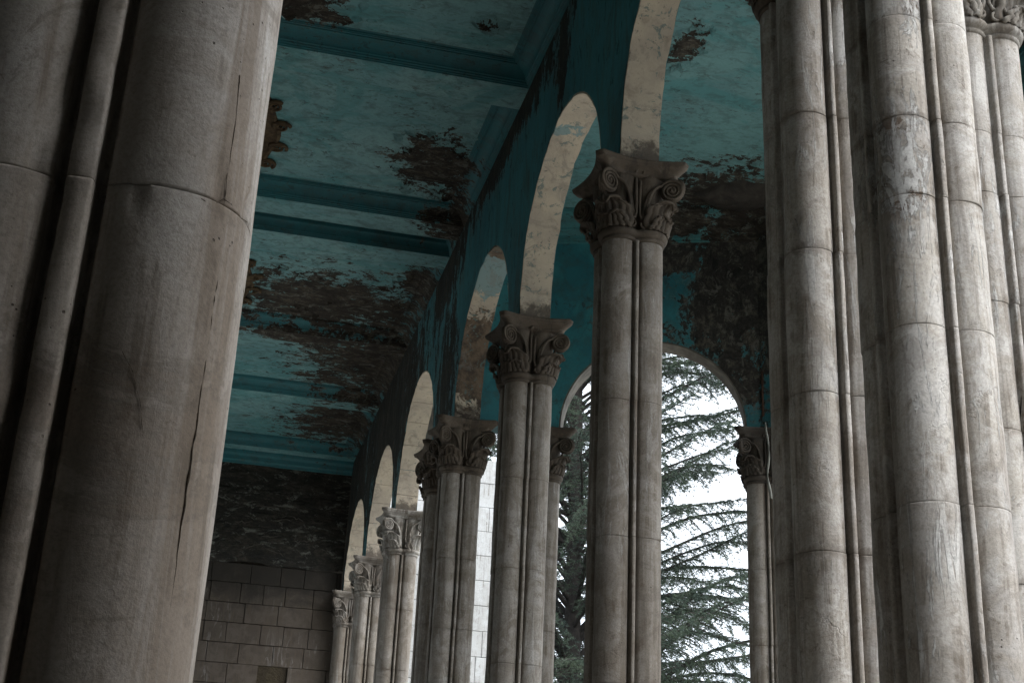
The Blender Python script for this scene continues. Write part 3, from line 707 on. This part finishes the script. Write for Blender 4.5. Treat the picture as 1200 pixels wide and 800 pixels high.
cornice((2.852, 5.2), (2.852, 14.6), -1)
# loose plaster hanging from the apse ceiling
def hanging_plaster():
    bm = bmesh.new(); nu, nv = 26, 12; rows = []
    for j in range(nv + 1):
        w = 2 * j / nv - 1; row = []
        for i in range(nu + 1):
            u = 2 * i / nu - 1; hw = .36 * (1 - abs(u) ** 1.8) * (1 + .2 * noise.noise(Vector((u * 4, 1, 1))))
            x = u * .56; y = w * hw + .05 * noise.noise(Vector((u * 3, w, 3)))
            z = .015 - .15 * (1 - u * u) ** .7 * (1 - w * w) ** .6 * (1 - .35 * w) + .02 * noise.noise(Vector((u * 5, w * 3, 5)))
            row.append(bm.verts.new((x, y, z)))
        rows.append(row)
    for a, b in zip(rows, rows[1:]):
        for i in range(nu): bm.faces.new((a[i], a[i + 1], b[i + 1], b[i]))
    bmesh.ops.remove_doubles(bm, verts=bm.verts, dist=1e-4); bmesh.ops.recalc_face_normals(bm, faces=bm.faces); shell(bm, .022); smooth(bm, R(50))
    o = obj('loose_plaster', bm, M['darkplaster'], ac, (5.52, 13.0, Zp), R(-14)); o['label'] = 'leaf shaped piece of plaster sagging loose'
M['darkplaster'] = simple('dark_loose_plaster', (.035, .031, .027), (.075, .065, .055), 7, bd=.02)
hanging_plaster()
flakes(AP, 120, 5, ac, M['apse_ceil'], Zp, (2.9, 6.5, False))

# ------------------------------------------------------------------ end wall of the hall
def block_wall(root, o, d, n, x0, x1, z0, z1, rh, lens, mat, jit=.004, t=.16, skip=(), gap=.007, seed=1):
    """courses of separately cut blocks; n points to the viewer's side"""
    rnd = random.Random(seed); z = z1; r = 0; cache = []
    while z - rh > z0 - .01:
        x = x0 - rnd.uniform(0, lens[0]);
        while x < x1:
            w = rnd.uniform(*lens); a, b = max(x, x0), min(x + w, x1); x += w
            if b - a < .06: continue
            hole = any(a < hx < b and z - rh < hz < z for hx, hz in skip)
            if hole: continue
            bm = bmesh.new(); pr = rnd.uniform(-jit, jit)
            vs = box(bm, a + gap / 2, -t, z - rh + gap / 2, b - gap / 2, pr, z - gap / 2, .006)
            for v in bm.verts: 
                c = v.co.copy(); v.co = o + d * c.x + n * c.y + Vector((0, 0, c.z + rnd.uniform(-.0015, .0015)))
            obj('block', bm, mat, root)
        z -= rh; r += 1
YE = 24.42
ew = empty('end_wall', (0, YE, 0)); tag(ew, 'dark end wall of the hall, bare stone blocks below and scorched plaster above', 'wall')
bm = bmesh.new(); box(bm, X0c, .17, 0, 3.2, .6, Zp + .05); obj('wall_core', bm, M['mortar'], ew)
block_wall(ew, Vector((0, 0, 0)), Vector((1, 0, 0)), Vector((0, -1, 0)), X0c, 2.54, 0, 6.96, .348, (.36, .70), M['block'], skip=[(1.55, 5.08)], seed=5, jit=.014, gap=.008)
bm = bmesh.new(); box(bm, .95, .02, 4.80, 2.25, .2, 5.35); obj('exposed_rubble', bm, simple('ochre_rubble', (.060, .047, .028), (.030, .023, .015), 5, bd=.05), ew)
bm = bmesh.new(); nx, nz = 110, 50; rows = []
for j in range(nz + 1):
    row = []
    for i in range(nx + 1):
        x = X0c + (2.545 - X0c) * i / nx; z = 6.955 + (ZP - 6.955) * j / nz
        z_ = z + (noise.noise(Vector((x * 1.7, 3, 3))) * .07 + .02 if j == 0 else 0)
        e = noise.fractal(Vector((x * .9, z * 2.4, 4)), 1, 2, 5); d_ = .022 * max(0, min(1, (e + .05) * 7))
        d_ += noise.noise(Vector((x * 6, z * 9, 1))) * .006
        row.append(bm.verts.new((x, .01 - d_ - .004, z_)))
    rows.append(row)
for a, b in zip(rows, rows[1:]):
    for i in range(nx): bm.faces.new((a[i], a[i + 1], b[i + 1], b[i]))
bm.faces.ensure_lookup_table(); obj('scorched_plaster', bm, M['endplaster'], ew)
bm = bmesh.new()
loft(bm, [[(x, y, z) for y, z in ((-.001, ZC - .24), (-.03, ZC - .235), (-.035, ZC - .20), (-.06, ZC - .17), (-.07, ZC - .10), (-.11, ZC - .06), (-.12, ZC - .003), (-.001, ZC - .003))] for x in (X0c, 2.545)]); bmesh.ops.recalc_face_normals(bm, faces=bm.faces)
obj('cornice', bm, M['mould'], ew)
# pale lips of torn plaster
bm = bmesh.new()
for (cx, cz, w, tilt) in ((1.05, 8.02, .35, -.02), (1.35, 7.80, .42, .16), (1.62, 7.86, .25, -.25), (.95, 7.30, .5, .35), (1.28, 7.22, .35, -.3), (1.75, 7.45, .3, .1), (1.2, 7.48, .35, .1), (.7, 7.7, .3, .1)):
    pts = []
    for i in range(12):
        t = i / 11 - .5; pts.append((cx + t * w, -.035 - .012 * math.cos(t * PI), cz + tilt * t * w + .03 * noise.noise(Vector((t * 6 + cx * 9, cz, 1)))))
    tube(bm, pts, lambda u: .004 + .012 * math.sin(PI * u) * (.6 + .8 * abs(noise.noise(Vector((u * 7, cx, cz))))), 5, flat=.6)
smooth(bm); obj('torn_plaster_lip', bm, M['lip'] if 'lip' in M else simple('torn_plaster_edge', (.10, .092, .075), (.04, .036, .03), 9), ew)

# left wall: closed near the camera, tall window openings farther on
lw = empty('side_wall', (X0c, 0, 0)); tag(lw, 'plain left side wall of the hall, hidden behind the close pier', 'wall')
segs = [(-2.2, 15.6), (17.3, 18.9), (20.6, 22.0), (23.6, 24.6)]
for a, b in segs:
    bm = bmesh.new(); box(bm, -.3, a, 0, 0, b, Zp + .05); obj('wall_panel', bm, M['plain'], lw)
for a, b in ((15.6, 17.3), (18.9, 20.6), (22.0, 23.6)):
    bm = bmesh.new(); box(bm, -.295, a, 7.4, -.005, b, Zp + .05); box(bm, -.295, a, 0, -.005, b, .9); obj('window_breast', bm, M['plain'], lw)
bw = empty('rear_wall', (0, -1.9, 0)); tag(bw, 'plain wall behind the viewpoint closing the hall', 'wall')
bm = bmesh.new(); box(bm, X0c, -.3, 0, 2.9, 0, Zp + .05); obj('wall_panel', bm, M['plain'], bw)

bm = bmesh.new(); box(bm, 2.6, .005, 0, 2.895, 2.15, Zp + .05); obj('light_block_panel', bm, M['plain'], bw)  # unseen panel added to keep light from behind right off the near pier
# dark porch roof outside the far bays
bm = bmesh.new(); box(bm, 2.87, 15.15, ZC, 3.9, 24.9, Zp + .5); tag(obj('porch_roof', bm, M['porch']), 'dark flat porch roof outside the far arches', 'roof')
# ------------------------------------------------------------------ daylit outside wall
xw = empty('outside_wall', (0, 27.0, 0)); tag(xw, 'pale daylit stone wall glimpsed through the narrow gap between the second and third piers', 'wall')
bm = bmesh.new(); box(bm, 2.9, .155, 0, 6.15, .6, 10.2); obj('wall_core', bm, M['mortar'], xw)
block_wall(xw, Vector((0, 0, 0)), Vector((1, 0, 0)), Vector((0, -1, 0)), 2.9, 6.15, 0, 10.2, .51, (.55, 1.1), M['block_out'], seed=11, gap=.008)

# ------------------------------------------------------------------ floor, ground
bm = bmesh.new(); g = 0
for i in range(-3, 3):
    pass
box(bm, X0c, -2.2, -.15, 8.2, 24.6, 0.0); tag(obj('floor', bm, M['floor']), kind='structure', label='worn stone floor')
bm = bmesh.new(); bmesh.ops.create_circle(bm, cap_ends=True, segments=64, radius=900)
for v in bm.verts: v.co.z = -.154
tag(obj('ground', bm, M['ground']), kind='structure', label='damp ground outside')

# ------------------------------------------------------------------ rag and iron bracket on the apse capital
from math import sin, cos
def rag():
    bm = bmesh.new(); pts = []; rows = []
    base = Vector((5.80, 13.17, 0)); nz = 34
    for i in range(nz + 1):
        t = i / nz; z = 6.58 - t * .86
        w = .005 + .006 * abs(math.sin(t * 9)) + (.018 * max(0, t - .62)); sx = .012 * math.sin(t * 7) + .03 * t
        off = -.03 - .03 * (1 - abs(2 * t - 1)) + .015 * math.sin(t * 11)
        rows.append([bm.verts.new(base + Vector((sx - w, off, z))), bm.verts.new(base + Vector((sx, off - .012, z))), bm.verts.new(base + Vector((sx + w, off + .006 * math.sin(t * 20), z)))])
    for a, b in zip(rows, rows[1:]):
        for i in range(2): bm.faces.new((a[i], a[i + 1], b[i + 1], b[i]))
    shell(bm, .004); smooth(bm)
    tag(obj('hanging_rag', bm, M['rag']), 'thin pale rag strip dangling over the dark capital right of the tree arch', 'rag')
rag()
bm = bmesh.new(); tube(bm, [(5.86, 13.33, 6.72), (5.86, 13.33, 7.25), (5.93, 13.33, 7.26), (5.93, 13.33, 6.72)], .012, 6); smooth(bm)
tag(obj('iron_bracket', bm, M['rust']), 'small rusty iron frame on the apse wall above the rag', 'bracket')

def crack_line(pts, r, parent_name, label):
    bm = bmesh.new(); q = []
    for a, b in zip(pts, pts[1:]):
        a, b = Vector(a), Vector(b)
        for k in range(6):
            t = k / 6; v = a.lerp(b, t); q.append(v + Vector((0, 0, 1)) * noise.noise(v * 30) * .004 + Vector((noise.noise(v * 24 + Vector((9, 9, 9))) * .003, 0, 0)))
    q.append(Vector(pts[-1])); tube(bm, q, lambda t: r * (1 - .5 * t) * (.7 + .5 * abs(math.sin(t * 23))), 5)
    return bm
CRK = simple('crack_shadow_earth', (.03, .024, .018), (.015, .012, .01), 20)
pier_crack = empty('shaft_crack', (0, 0, 0)); tag(pier_crack, 'thin dark crack running up the rightmost pale pier at the frame edge', 'pier_crack')  # crack in the pier shaft, built as thin dark tubes
VL = [[(3.609, 5.253, 3.919), (3.597, 5.27, 3.826), (3.59, 5.285, 3.759), (3.582, 5.315, 3.664), (3.581, 5.337, 3.568), (3.584, 5.355, 3.48), (3.581, 5.336, 3.406), (3.581, 5.326, 3.343), (3.582, 5.316, 3.293)],
      [(3.582, 5.343, 3.874), (3.588, 5.291, 3.866), (3.606, 5.257, 3.865)], [(3.582, 5.312, 3.643), (3.589, 5.286, 3.66), (3.597, 5.27, 3.665)]]
VL = [[(x * 1.0205, y * 1.0205, (z - 1.6) * 1.0205 + 1.6) for x, y, z in pl] for pl in VL]
for i, pl in enumerate(VL): obj('stem' if i == 0 else 'tendril', crack_line(pl, .0045 if i == 0 else .0018, None, None), CRK, pier_crack)  # main crack line, then its finer side branches
# ------------------------------------------------------------------ cedar tree
def ndl(name, c1, c2):
    m = NT(name, .7, .2); n1 = m.noise(m.pos, 1.3, 3, .6); n2 = m.noise(m.pos, 9, 2, .5)
    c = m.mix(m.ramp(n1, .35, .65), c1, c2); c = m.mix(m.ramp(n2, .4, .8, 0, .5), c, (.10, .125, .075))
    m.b.inputs['Subsurface Weight'].default_value = 0
    return m.done(c)
M['needle'] = ndl('cedar_needles', (.038, .058, .048), (.065, .090, .060))
M['bark'] = simple('cedar_bark', (.035, .030, .026), (.018, .016, .014), 6, bd=.03)
def cedar(x, y, H, label, name='cedar_tree', seed=3, nl=280, reach=8.6, twig_gap=.115):
    rnd = random.Random(seed); root = empty(name, (x, y, -.15)); tag(root, label, 'tree')
    bm = bmesh.new(); tube(bm, [(.06 * math.sin(t * 6), .05 * math.cos(t * 5), H * t) for t in [k / 24 for k in range(25)]], lambda t: .25 * (1 - t) ** .8 + .02, 14); smooth(bm); obj('trunk', bm, M['bark'], root)
    V, F = [], []
    tv, tf = [], []
    for i in range(nl):
        zf = .12 + .86 * ((i + rnd.random()) / nl); z0 = H * zf; az = i * 2.39996 + rnd.uniform(-.4, .4)
        toward = math.cos(az - math.atan2(-y, -x))
        if toward > .70 and i % 5 > 1: continue
        ln = reach * (1.02 - zf) ** .62 * rnd.uniform(.75, 1.1)
        el = R(rnd.uniform(28, 58)); p = Vector((0, 0, z0)); pts = [p.copy()]; n = 22; st = ln / n; curv = el * rnd.uniform(.75, 1.5); azc = az
        for k in range(n):
            t = k / n; e = el - curv * t ** 1.15 + .20 * math.sin(t * 8 + i * 1.7) * t ** .5; azc += rnd.uniform(-.13, .13)
            p = p + Vector((math.cos(azc) * math.cos(e), math.sin(azc) * math.cos(e), math.sin(e))) * st; pts.append(p.copy())
        bm = bmesh.new(); r0 = .018 + .062 * (ln / reach) * (1 - zf * .5); tube(bm, pts, lambda t: r0 * (1 - t) ** .9 + .007, 6); smooth(bm); obj('limb', bm, M['bark'], root)
        # side twigs forming flat, slightly drooping sprays
        s = .13 * ln
        while s < ln * .995:
            f = s / ln * n; k = min(int(f), n - 1); q = pts[k].lerp(pts[k + 1], f - k); dr = (pts[k + 1] - pts[k]).normalized()
            for side in (-1, 1):
                if rnd.random() < .16: continue
                tl = (.25 + 1.25 * math.sin(PI * min(1, .05 + s / ln * .88)) * ln / reach) * rnd.uniform(.35, 1.2)
                h = Vector((dr.x, dr.y, 0)).normalized(); lat = Vector((-h.y, h.x, 0)) * side
                d0 = (lat * rnd.uniform(.6, 1.0) + h * rnd.uniform(.35, .8) + Vector((0, 0, rnd.uniform(-.05, .22)))).normalized()
                m = max(4, int(tl / .10)); tp = q.copy(); tw = [tp.copy()]
                dd = d0.copy()
                for j in range(m):
                    dd = (dd + Vector((rnd.uniform(-.09, .09), rnd.uniform(-.09, .09), -.095 - .10 * j / m))).normalized(); tp = tp + dd * (tl / m); tw.append(tp.copy())
                # twig as thin two-sided ribbon
                b0 = len(tv)
                for j, u in enumerate(tw):
                    wv = .010 * (1 - j / len(tw)) + .003; tv.append(u + Vector((0, 0, wv))); tv.append(u - Vector((0, 0, wv))); tv.append(u + Vector((lat.y * wv, -lat.x * wv, 0)))
                for j in range(len(tw) - 1):
                    a = b0 + 3 * j
                    for c in range(3): tf.append((a + c, a + (c + 1) % 3, a + 3 + (c + 1) % 3, a + 3 + c))
                for j in range(1, len(tw)):
                    for sub in range(2):
                        # hanging sprig with needle tufts
                        sl = rnd.uniform(.05, .20) * (1.1 - j / len(tw) * .6); sd_ = (Vector((rnd.uniform(-1, 1), rnd.uniform(-1, 1), rnd.uniform(-.75, .25)))).normalized(); o0 = tw[j - 1].lerp(tw[j], rnd.random())
                        for w in range(3):
                            c0 = o0 + sd_ * sl * (w + .3) / 3
                            for e_ in range(3):
                                nd = (sd_ * .6 + Vector((rnd.uniform(-1, 1), rnd.uniform(-1, 1), rnd.uniform(-.8, .6)))).normalized(); L_ = rnd.uniform(.045, .085); sdv = nd.cross(Vector((rnd.uniform(-1, 1), rnd.uniform(-1, 1), rnd.uniform(-1, 1)))).normalized() * .0068
                                b = len(V); V.extend((c0 - sdv, c0 + sdv, c0 + nd * L_)); F.append((b, b + 1, b + 2))
            s += twig_gap * rnd.uniform(.7, 1.3)
    me = bpy.data.meshes.new('crown'); me.from_pydata([tuple(v) for v in V], [], F); tag(obj('crown', me, M['needle'], root), kind='stuff')
    me = bpy.data.meshes.new('twigs'); me.from_pydata([tuple(v) for v in tv], [], tf); tag(obj('twigs', me, M['bark'], root), kind='stuff')
    return len(F), len(tf)
print('tree', cedar(9.15, 32.8, 25, 'tall dark cedar with layered drooping branches, outside the tree arch'))
